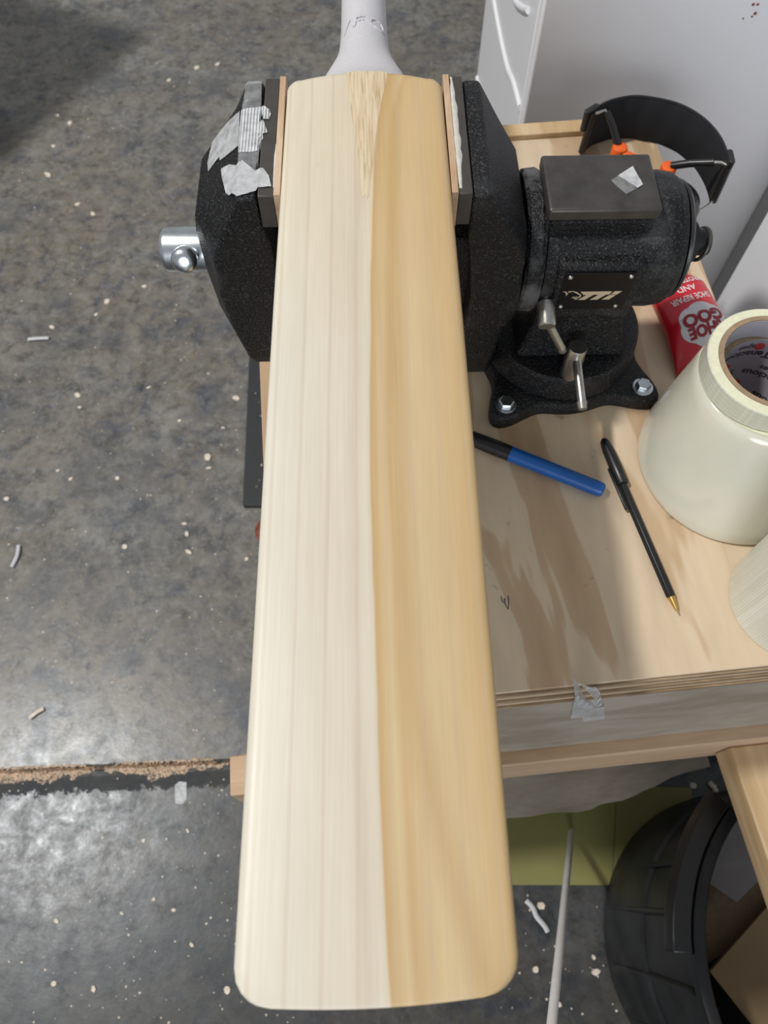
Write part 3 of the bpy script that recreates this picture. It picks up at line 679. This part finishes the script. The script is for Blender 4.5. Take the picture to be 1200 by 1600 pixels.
# ------------------------------------------------------------------ ear muffs behind the vise
def ear_muffs():
    z0 = BENCH_Z
    r = thing('ear_muffs', 'folded black ear muffs with padded headband and orange pivots behind the anvil', 'ear muffs', (0.285, 0.70, z0))
    def l(x, y, h): return (x - 0.285, y - 0.70, h)
    path = catmull([Vector((x - 0.285, y - 0.70)) for x, y in ((.2216, .7425), (.240, .757), (.266, .7655), (.29, .763), (.317, .752), (.338, .730), (.350, .700), (.353, .662))], 6)
    secs = []
    for i, p in enumerate(path):
        d = (path[min(i + 1, len(path) - 1)] - path[max(i - 1, 0)]).normalized(); n = Vector((-d.y, d.x))
        w = 0.0025 + 0.0006 * sin(i * 1.1)
        sec = []
        for h, k in ((0.001, .5), (.004, 1), (.025, 1.25), (.047, 1), (.0505, .5)): sec.append((p.x + n.x * w * k, p.y + n.y * w * k, h))
        for h, k in ((.0505, .5), (.047, 1), (.025, 1.25), (.004, 1), (.001, .5)): sec.append((p.x - n.x * w * k, p.y - n.y * w * k, h))
        secs.append(sec)
    o = mk('headband', loft(secs), M['fabric'], r, smooth=50); o['label'] = 'wide black padded fabric headband'
    top = [(p.x, p.y, .0512) for p in path]
    mk('headband_piping', tube(top, .0016, 8), M['fabric'], o)
    for (x, y), an in (((.2212, .7440), 40), ((.3545, .671), 88)):
        mk('slider', xf(prism(rrect(-.010, .010, -.0032, .0032, .003), .030, .0540), T(*l(x, y, 0)) @ RZ(radians(an))), M['black'], r, bevel=.001)
    for pts, rad, m in (([(.2225, .7405, .050), (.2215, .739, .030), (.2205, .738, .004)], .0036, 'black'),
                     ([(.2250, .741, .049), (.2360, .7450, .0500), (.2385, .742, .048)], .0017, 'nickel'),
                     ([(.2375, .743, .0490), (.2440, .733, .042), (.2525, .7205, .028)], .0042, 'black'),
                     ([(.3525, .664, .046), (.3525, .662, .030), (.3520, .660, .006)], .0042, 'black'),
                     ([(.3525, .664, .047), (.3470, .6690, .0470), (.3400, .6710, .0460)], .0017, 'nickel'),
                     ([(.3400, .6710, .0455), (.3200, .679, .038), (.3040, .686, .029)], .0040, 'black'),
                     ([(.3520, .6600, .008), (.3420, .6480, .010), (.330, .638, .012)], .0015, 'nickel')):
        mk('wire_arm' if m == 'nickel' else 'arm_sleeve', tube([l(*p) for p in pts], rad, 12), M[m], r)
    for x, y, rr in ((.262, .672, .2), (.300, .640, -.5)):
        c = mk('ear_cup', xf(lathe([(.012, .0005), (.024, .002), (.028, .007), (.029, .016), (.027, .024), (.022, .0295), (.010, .031)], 36), T(*l(x, y, 0)) @ RZ(rr) @ Matrix.Diagonal((1, 1.2, 1, 1))), M['black'], r, smooth=40)
    for x, y, h in ((.2545, .7165, .026), (.3025, .6870, .026)):
        mk('pivot', xf(lathe([(.0085, -.010), (.0085, 0), (.0078, .002), (.006, .003)], 24), T(*l(x, y, h))), M['orange'], r, smooth=30)
    for x, y, h, an in ((.2640, .7080, .018, -.6), (.2935, .6740, .018, .7)):
        mk('pivot_tab', xf(box(-.007, .007, -.004, .004, 0, .008), T(*l(x, y, h)) @ RZ(an)), M['orange'], r, bevel=.001)
        mk('pivot_mount', xf(box(-.016, .016, -.009, .009, -.012, .0), T(*l(x, y, h)) @ RZ(an)), M['black'], r, bevel=.003)
ear_muffs()

# ------------------------------------------------------------------ glue tube
def glue_tube():
    ax, ay = .2950, .4920; rz = radians(13)
    r = thing('glue_tube', 'red squeezed glue tube with silver cloud emblem lying beside the tape rolls', 'tube', (ax, ay, BENCH_Z), rz)
    # local y: along the tube, -y towards the crimped end
    def half(y):
        t = (y + .055) / .11
        w = .031 - .004 * t - .010 * max(0, (t - .8) / .2) ** 1.5
        hgt = .0012 + .0150 * min(1, max(0, t) / .40) ** 0.8 - .005 * max(0, (t - .8) / .2)
        return w, hgt
    def top(x, y):
        w, hh = half(y); q = max(0, 1 - (abs(x) / w) ** 2.3); return hh + hh * q ** .6
    secs = []
    for i in range(25):
        y = -.055 + .11 * i / 24; w, hh = half(y); sec = []
        for j in range(32):
            a = 2 * pi * j / 32; ca, sa = cos(a), sin(a)
            sec.append((w * (abs(ca) ** .87) * (1 if ca > 0 else -1), y, hh + hh * (abs(sa) ** .9) * (1 if sa > 0 else -1) + .0004))
        secs.append(sec)
    tv, tf = loft(secs); tree = BVHTree.FromPolygons([Vector(p) for p in tv], tf)
    body = mk('tube_body', (tv, tf), M['red'], r, smooth=50)
    mk('nozzle', xf(lathe([(.011, 0), (.0105, .010), (.008, .012), (.008, .020)], 24), T(0, .0545, .0125) @ RX(-pi / 2)), M['whiteprint'], r)
    def lay(vf, cx, cy, lift, name, m, par, sx=1, sy=1, rot=pi + 0.12):
        v, f = subdiv(vf, .002); out = []
        for x, y, _ in v:
            X = cx + (x * sx * cos(rot) - y * sy * sin(rot)); Y = cy + (x * sx * sin(rot) + y * sy * cos(rot))
            hit = tree.ray_cast(Vector((X, Y, 1)), Vector((0, 0, -1)))
            out.append((X, Y, (hit[0].z if hit[0] else .012) + lift))
        return mk(name, (out, f), M[m], par, smooth=60)
    lay(text2d('SHOE REPAIR', .0095, offset=.0001), .0, .0125, .0004, 'lettering', 'whiteprint', body, 0.72, 1.0)
    lay(text2d('AND', .0090, offset=.0001), -.001, .0235, .0004, 'lettering', 'whiteprint', body)
    lay(text2d('PROTECTOR', .0090, offset=.0001), -.001, .0335, .0004, 'lettering', 'whiteprint', body, .82, 1)
    cloud = []
    for i in range(90):
        t = 2 * pi * i / 90; rr = 1 + .10 * abs(sin(t * 3.0 + .4)); cloud.append((.0228 * rr * cos(t), .0190 * rr * sin(t), 0))
    em = lay((cloud, [list(range(90))]), .0025, -.0155, .0004, 'emblem', 'silver', body)
    lay(text2d('GOO', .0185, offset=.0009), .0025, -.0105, .0008, 'emblem_lettering', 'deepred', em, .95, .85)
    lay(text2d('SHOE', .0155, offset=.0008), .0025, -.0220, .0008, 'emblem_lettering', 'deepred', em, .88, .85)
glue_tube()

# ------------------------------------------------------------------ tape rolls
def rolls():
    # wide milky roll, telescoped so that it widens downwards
    r = thing('clear_tape_roll', 'wide milky clear tape roll standing on its end beside the pen', 'tape roll', (.2965, .3480, BENCH_Z))
    Ht = .1165
    outer = [(.0780, .0004), (.0808, .003), (.0814, .009), (.0800, .017), (.0772, .028), (.0595, .1050), (.0578, .1105), (.0555, .1150), (.0530, Ht)]
    inner = [(.0425, Ht), (.0425, .0004)]
    bv, bf = lathe(outer + inner, 96, False, True)
    bv = [(x + (.0115 * (1 - zz / Ht) if x * x + y * y > .0428 ** 2 else 0), y - (.0070 * (1 - zz / Ht) if x * x + y * y > .0428 ** 2 else 0), zz) for x, y, zz in bv]
    o = mk('tape_body', (bv, bf), M['clear'], r, smooth=40)
    mk('roll_face', lathe([(.0528, Ht + .0002), (.0528, Ht + .0010), (.0425, Ht + .0010), (.0425, Ht + .0002)], 72, False, True), M['cream'], r, smooth=30)
    core = mk('core', lathe([(.0424, .0006), (.0424, Ht + .0014), (.0385, Ht + .0014), (.0385, .0006)], 72, False, True), M['card'], r, smooth=30)
    lin = mk('core_lining', lathe([(.03845, .0008), (.03845, Ht + .0002), (.0381, Ht + .0002), (.0381, .0008)], 72, False, True), M['lining'], core, smooth=30)
    lab = 'grey printed lining with black words and red dots'; lin['label'] = lab
    # print on the inside wall, upside down for this side of the bench
    def wrap(vf, ang, zc, name, m):
        v, f = subdiv(vf, .004); R = .0380; out = []
        for x, y, _ in v:
            a = ang + (x) / R; out.append((R * cos(a), R * sin(a), zc - y))
        mk(name, (out, f), M[m], lin, smooth=60)
    dot = ([(.0042 * cos(2 * pi * i / 24), .0042 * sin(2 * pi * i / 24), 0) for i in range(24)], [list(range(24))])
    for row, zc in enumerate((.100, .076, .052, .028)):
        for k in range(6):
            a = radians(100 + 58 * k + 28 * (row % 2))
            wrap(text2d('Tenacious', .0100, offset=.0003), a, zc, 'print', 'print')
            wrap(text2d('tapes', .0080, offset=.0002), a + .02, zc + .0085, 'print', 'print')
            wrap(dot, a - .22, zc + .0085, 'print_dot', 'redprint')
    # narrow filament ring lying on top of it
    cx, cy = .2905, .3495; zb = BENCH_Z + Ht + .0017
    g = thing('filament_tape_roll', 'narrow cream filament tape roll lying on top of the milky roll', 'tape roll', (cx, cy, zb))
    h = .0190; R = .0503
    mk('tape_body', lathe([(R - .0006, 0), (R, .0006), (R, h - .0006), (R - .0006, h)] + [(.0423, h), (.0423, 0)], 96, False, True), M['ringtape'], g, smooth=40)
    mk('roll_face', lathe([(R - .0008, h + .0001), (R - .0012, h + .0006), (.0425, h + .0006), (.0425, h + .0001)], 96, False, True), M['cream'], g, smooth=30)
    c = mk('core', lathe([(.0422, .0002), (.0422, h + .0010), (.0385, h + .0010), (.0385, .0002)], 72, False, True), M['card'], g, smooth=30)
    mk('core_lining', lathe([(.03845, .0004), (.03845, h), (.0381, h), (.0381, .0004)], 72, False, True), M['lining'], c, smooth=30)
    # roll standing on the front corner of the bench
    q = thing('striped_tape_roll', 'tall ribbed filament tape roll standing at the front edge of the bench', 'tape roll', (.3345, .2105, BENCH_Z))
    hh = .118; R = .0508
    mk('tape_body', lathe([(R - .0006, .0004), (R, .001), (R, hh - .001), (R - .0006, hh), (.0423, hh), (.0423, .0004)], 96, False, True), M['roll'], q, smooth=40)
    mk('core', lathe([(.0422, .0004), (.0422, hh + .001), (.0385, hh + .001), (.0385, .0004)], 72, False, True), M['card'], q, smooth=30)
rolls()

# ------------------------------------------------------------------ marker and pen
def marker():
    R = .0072
    a = Vector((*on_plane(938, 765, BENCH_Z + R), 0)); b = Vector((*on_plane(797, 709, BENCH_Z + R), 0))
    d = (b - a).normalized(); ang = atan2(d.y, d.x); L1 = (b - a).length
    r = thing('marker_pen', 'blue marker pen with black cap lying half under the bat', 'marker', (a.x, a.y, BENCH_Z), ang)
    ln = lambda prof, n=32: xf(lathe([(rr, x) for x, rr in prof], n), T(0, 0, R + .0002) @ ALONG_X)
    o = mk('barrel', ln([(-.003, .0045), (-.002, .0058), (.0, .0064), (.004, .0067), (L1, R * .97)]), M['blue'], r, smooth=35); o['label'] = 'blue barrel'
    o = mk('cap', ln([(L1 + .0002, R), (L1 + .020, R), (L1 + .040, R * .92), (L1 + .044, R * .75), (L1 + .045, R * .5)]), M['black'], r, smooth=35); o['label'] = 'black cap'
    v, f = subdiv(text2d('PERMANENT', .0042), .002)
def pen():
    R = .0041
    tip = Vector((*on_plane(1059, 960, BENCH_Z + .003), 0)); end = Vector((*on_plane(942, 686, BENCH_Z + .005), 0))
    d = (end - tip); L = d.length; ang = atan2(d.y, d.x)
    r = thing('ballpoint_pen', 'black ballpoint pen with cap pushed on its back end', 'pen', (tip.x, tip.y, BENCH_Z), ang)
    ln = lambda prof, n=28, z=R + .0004: xf(lathe([(rr, x) for x, rr in prof], n), T(0, 0, z) @ ALONG_X)
    o = mk('tip', ln([(0, .0004), (.004, .0010), (.0045, .0017), (.0145, .0031)]), M['brass'], r, smooth=35); o['label'] = 'brass coloured tip'
    mk('barrel', ln([(.0146, .0036), (.016, R), (L - .03, R)], 6), M['black'], r, smooth=20, bevel=.0003)
    c = mk('cap', ln([(L - .048, .0047), (L - .047, .0052), (L - .030, .0055), (L - .012, .0052), (L - .004, .0042), (L - .001, .0025), (L, .001)], 24, .0058), M['black'], r, smooth=35)
    mk('clip', xf(box(L - .072, L - .030, .0052, .0074, .004, .0068), Matrix.Identity(4)), M['black'], c, bevel=.0008)
marker(); pen()

# ------------------------------------------------------------------ white cabinets behind the bench
def cabinets():
    y0 = .86; xa = .2010 * y0; xb = .560
    D = .50; Ht = 1.35
    r = thing('white_cabinet', 'tall white cabinet with shade-toned front standing behind the bench', 'cabinet', (xa, y0, 0))
    # left side has a pressed ridge
    mk('body', box(0, xb - xa, .0205, D, .02, Ht), M['white_enamel'], r, bevel=.006, seg=3)
    mk('front_panel', box(.0, xb - xa, 0, .020, .02, Ht), M['shaded_enamel'], r, bevel=.003)
    def on_side(u, v):
        a = (u - 600) / F; b = (v - 800) / F; k = xa / a
        return Vector((0.0005, min(D - .012, max(.025, (sin(TILT) - b * cos(TILT)) * k - y0)), CAMH - (cos(TILT) + b * sin(TILT)) * k))
    for pts in ([(764, -60), (772, 0), (783, 60), (794, 108), (803, 130), (813, 168)], [(798, -30), (806, 2), (818, 14), (826, 16)], [(745, 112), (749, 138), (757, 172), (764, 200)]):
        c = catmull([on_side(*q) for q in pts], 6)
        mk('pressed_ridge', tube(c, .0045, 10), M['white_enamel'], r, smooth=60)
    for u, v, s in ((1177, 7, .0022), (1184, 7, .0020), (1180, 21, .0024), (1175, 26, .0016), (1161, 29, .0014)):
        a = (u - 600) / F; b = (v - 800) / F; k = y0 / (sin(TILT) - b * cos(TILT))
        X = a * k; Z = CAMH - (cos(TILT) + b * sin(TILT)) * k
        mk('rust_spot', xf(lathe([(s * .9, 0), (s * .6, .0006)], 10), T(X - xa, .0002, Z) @ RX(pi / 2)), M['scrap'], r)
    mk('foot', box(.02, .07, .02, .07, 0, .0198), M['black'], r); mk('foot', box(xb - xa - .07, xb - xa - .02, .42, .47, 0, .0198), M['black'], r)
    # second cabinet at right angles on the right
    x1 = .6218 * .835
    q = thing('white_cabinet', 'white cabinet with dark door gasket to the right of the bench', 'cabinet', (x1, .30, 0))
    mk('body', box(0, .45, 0, .5250, .02, 1.1), M['white_enamel'], q, bevel=.006, seg=3)
    mk('door_gasket', box(.003, .04, .5255, .5555, .03, 1.08), M['gasket'], q, bevel=.002)
    mk('foot', box(.02, .06, .02, .06, 0, .0198), M['black'], q); mk('foot', box(.02, .06, .46, .50, 0, .0198), M['black'], q)
cabinets()

# ------------------------------------------------------------------ on the floor
FZ = 0.0
p0 = on_plane(389, 560, .012); p1 = on_plane(379, 790, .012)
dxy = (p0[0] - p1[0]) / (p0[1] - p1[1])
mat_poly = [(p1[0], p1[1]), (p1[0] + .42, p1[1] - .0), (p1[0] + .42 + dxy * .5, p1[1] + .5), (p1[0] + dxy * .62, p1[1] + .62), ]
o = mk('rubber_mat', prism(mat_poly, .0005, .012), M['rubber'], bevel=.003, smooth=0); tagp(o, 'black rubber mat with wood crumbs on the floor under the bench', 'mat')
# green folded card
g = thing('green_card', 'lime green folded card lying on the floor beside the bin', 'card', (.32, .08, 0))
gl = lambda pts: [(on_plane(u, v, 0.002)[0] - .32, on_plane(u, v, .002)[1] - .08) for u, v in pts]
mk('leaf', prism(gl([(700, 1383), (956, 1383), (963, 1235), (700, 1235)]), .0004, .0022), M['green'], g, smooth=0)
LQ = gl([(957, 1383), (1087, 1383), (1087, 1285), (1080, 1231), (1026, 1229), (964, 1234)])
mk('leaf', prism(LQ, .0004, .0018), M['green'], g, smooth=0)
# pale rod leaning
a = Vector((*on_plane(893, 1300, .012), .012)); b = Vector((*on_plane(862, 1600, CAMH - .9), CAMH - .9)); d = (b - a).normalized()
o = mk('pale_rod', tube([a - d * .006, a, a + d * .88, a + d * .884], [.003, .0050, .0050, .003], 14), M['rod'], smooth=40); tagp(o, 'thin pale grey rod leaning up from the green card', 'rod')
# red-brown scrap peeking out beside the bat
c = on_plane(404, 829, .012)
sc = []
for i in range(7):
    t = i / 6; w = .022 * sin(pi * min(1, max(.06, t)) * .93 + .1) + .002
    sc.append([(c[0] + .016 + w * cos(2 * pi * j / 14), c[1] - .034 + .07 * t, .0125 + (.011 * sin(pi * t) + .001) * sin(2 * pi * j / 14)) for j in range(14)])
o = mk('leather_scrap', loft(sc), M['scrap'], smooth=50); tagp(o, 'small red brown rounded scrap on the floor below the bat', 'scrap')
# chips and shavings
chips = [(307, 106, 10), (75, 273, 13), (145, 334, 9), (121, 319, 9), (264, 125, 8), (109, 192, 9), (225, 447, 9), (81, 511, 10), (150, 491, 8), (167, 471, 10), (121, 617, 11), (124, 636, 6), (10, 779, 9), (324, 714, 13), (326, 731, 9), (292, 834, 11), (294, 862, 12), (195, 854, 9), (288, 818, 9), (369, 622, 12),
         (88, 1439, 9), (271, 1422, 8), (299, 1476, 9), (293, 1298, 8), (355, 1547, 12), (146, 1545, 10), (845, 1415, 14), (931, 1519, 14), (837, 1515, 10), (1083, 1227, 13), (928, 1496, 8), (874, 1570, 8), (90, 180, 7), (83, 228, 7), (340, 100, 9), (232, 605, 7), (348, 668, 7), (280, 657, 7), (183, 747, 8), (90, 735, 7), (110, 748, 7), (385, 873, 7), (190, 1427, 8), (84, 1537, 9), (240, 1405, 6), (224, 1313, 8)]
for u, v, s in chips:
    x, y = on_plane(u, v, .002); k = (CAMH) / (cos(TILT) + (v - 800) / F * sin(TILT)) / F * s * .5
    n = random.choice((5, 6, 7)); a0 = random.uniform(0, 6.3); el = random.uniform(.5, .95)
    pl = [(k * random.uniform(.8, 1.15) * cos(2 * pi * i / n), el * k * random.uniform(.8, 1.15) * sin(2 * pi * i / n)) for i in range(n)]
    o = mk('wood_chip', xf(prism(pl, .0003, .0003 + k * .35), RZ(a0)), M['chip'], smooth=0, loc=(x, y, 0)); 
    if u > 700: tagp(o, 'pale wood chip on the dark floor around the bin and green card', 'wood chip', 'wood chips around the bin')
    elif v > 1205: tagp(o, 'small pale wood chip on the darker concrete in front of the floor joint', 'wood chip', 'wood chips in front of the joint')
    else: tagp(o, 'small pale wood chip on the brownish concrete beyond the floor joint', 'wood chip', 'wood chips beyond the joint')
def shaving(pts, rad, m, name, label, cat):
    P_ = [Vector((*on_plane(u, v, .004), .0045 + hh)) for u, v, hh in pts]
    o = mk(name, tube(catmull(P_, 5), rad, 8, flat=.5), M[m], smooth=40); tagp(o, label, cat)
shaving([(822, 1407, 0), (832, 1418, .003), (838, 1432, .004), (850, 1446, .002), (856, 1456, 0)], .0042, 'chip_white', 'wood_shaving', 'curled whitish shaving on the floor below the green card', 'shaving')
shaving([(46, 1122, 0), (58, 1113, .001), (68, 1107, 0)], .0035, 'chip', 'wood_splinter', 'long pale wood splinter near the floor joint', 'splinter')
shaving([(1108, 1222, 0), (1118, 1236, .002), (1115, 1250, .001)], .0045, 'chip', 'wood_splinter', 'brown wood splinter on the dark floor under the bench', 'splinter')
shaving([(44, 530, 0), (60, 529, .001), (76, 528, 0)], .0045, 'chip_white', 'plastic_strip', 'short whitish strip on the brown stained concrete', 'strip')
shaving([(29, 852, 0), (27, 868, .001), (18, 886, 0)], .004, 'chip_white', 'plastic_strip', 'bent white sliver on the concrete floor left of the bat', 'strip')
x, y = on_plane(282, 1238, .003)
o = mk('tape_scrap', xf(prism([(-.009, -.018), (.004, -.020), (.011, -.012), (.010, .016), (-.002, .019), (-.011, .013)], .0004, .0016), RZ(.1)), M['tape_b'], smooth=0, loc=(x, y, 0)); tagp(o, 'white tape scrap on the floor just below the joint', 'scrap')
# crumbs nobody could count
V, Fc = [], []
for i in range(800):
    u, v = random.uniform(-60, 470), random.uniform(-20, 1640)
    if random.random() < .13: u = random.uniform(780, 1120); v = random.uniform(1220, 1640)
    x, y = on_plane(u, v, 0.001); r_ = random.choice((.0009, .0011, .0014, .0020)); b0 = len(V); a0 = random.uniform(0, 6)
    zz = 0.0126 if (p1[0] < x and p1[1] < y < p1[1] + .5) else 0.0003
    if .1 < x < .56 and 0 < y < .17 : continue
    for j in range(5): V.append((x + r_ * cos(a0 + 1.2566 * j) * random.uniform(.6, 1.3), y + r_ * sin(a0 + 1.2566 * j) * random.uniform(.6, 1.3), zz))
    V.append((x, y, zz + r_ * .5)); Fc += [[b0 + j, b0 + (j + 1) % 5, b0 + 5] for j in range(5)]
o = mk('wood_crumbs', (V, Fc), M['chip'], smooth=0); tagp(o, 'tiny pale wood crumbs strewn over the floor', 'wood crumbs', kind='stuff')

# ------------------------------------------------------------------ bin with cardboard
def trash_bin():
    cx, cy, R, H = .592, -.085, .236, .45
    r = thing('plastic_bin', 'round black plastic bin with side handle holding cardboard', 'bin', (cx, cy, .0025))
    o = mk('bin_body', lathe([(.212, 0), (.230, .004), (.231, .05), (.229, .20), (.2245, .206), (.229, .33), (.2315, H - .02), (.2275, H - .02), (.223, .2), (.219, .01), (.20, .008)], 96, True), M['bin'], r, smooth=30)
    mk('bin_rim', lathe([(.2275, H - .022), (.241, H - .022), (.243, H - .012), (.242, H - .001), (.238, H + .001), (.230, H), (.2275, H - .004)], 96, False, True), M['bin'], r, smooth=40)
    # moulded panel lines on the wall
    for a in (150, 166, 186, 205):
        t = radians(a); mk('moulded_rib', xf(loft([[(.2265, -.004, .03), (.2310, -.002, .03), (.2310, .002, .03), (.2265, .004, .03)], [(.2325, -.004, H - .05), (.2365, -.002, H - .05), (.2365, .002, H - .05), (.2325, .004, H - .05)]]), RZ(t)), M['bin'], o)
    pts = [(.252, radians(a)) for a in range(134, 177, 3)]
    secs = [[(q * cos(t), q * sin(t), hh) for q, hh in ((.2435, H - .022), (.2645, H - .030), (.2700, H - .018), (.2660, H - .002), (.2435, H - .001))] for _, t in pts]
    mk('side_handle', loft(secs), M['black'], r, bevel=.002, smooth=40)
    # cardboard inside, each a thing of its own
    def sheet(name, label, cat, m, pts, th):
        n = len(pts); v = [Vector(p) for p in pts]; nn = (v[1] - v[0]).cross(v[2] - v[0]).normalized() * th
        o_ = v[0].copy(); v = [p - o_ for p in v]
        s = mk(name, (v + [p + nn for p in v], [list(range(n))[::-1], [k + n for k in range(n)]] + [[k, (k + 1) % n, (k + 1) % n + n, k + n] for k in range(n)]), M[m], smooth=0, loc=tuple(o_)); tagp(s, label, cat)
    sheet('cardboard_sheet', 'tan cardboard sheet leaning in the bin', 'cardboard', 'cardboard', [(.420, -.098, .300), (.565, .022, .300), (.700, -.145, .240), (.560, -.265, .240)], .004)
    sheet('cardboard_sheet', 'dark brown cardboard flap lying deeper in the bin', 'cardboard', 'card', [(.392, -.115, .235), (.560, -.030, .270), (.520, .085, .270), (.430, .055, .235)], .004)
    sheet('paper_sheet', 'grey paper sheet lying in the bin under the pine rail', 'paper', 'greypaper', [(.420, .022, .285), (.470, -.018, .300), (.540, .040, .320), (.490, .085, .300)], .002)
trash_bin()

# ------------------------------------------------------------------ table outside the picture whose shadow falls on the floor
def far_table():
    e1 = Vector((-.33, -.565)).normalized(); e2 = Vector((-.307, .146)).normalized(); c = Vector((-1.031, 2.059))
    r = thing('side_table', 'dark work table standing to the left beyond the vise', 'table', (c.x, c.y, 0))
    q = [Vector((0, 0)), e1 * 1.1, e1 * 1.1 + e2 * .7, e2 * .7]
    mk('table_top', prism([(p.x, p.y) for p in q], .82, .85), M['table'], r, bevel=.003)
    for s, t in ((.08, .08), (1.02, .08), (1.02, .62), (.08, .62)):
        p = e1 * s + e2 * t; mk('leg', box(p.x - .025, p.x + .025, p.y - .025, p.y + .025, 0, .8195), M['table'], r)
far_table()
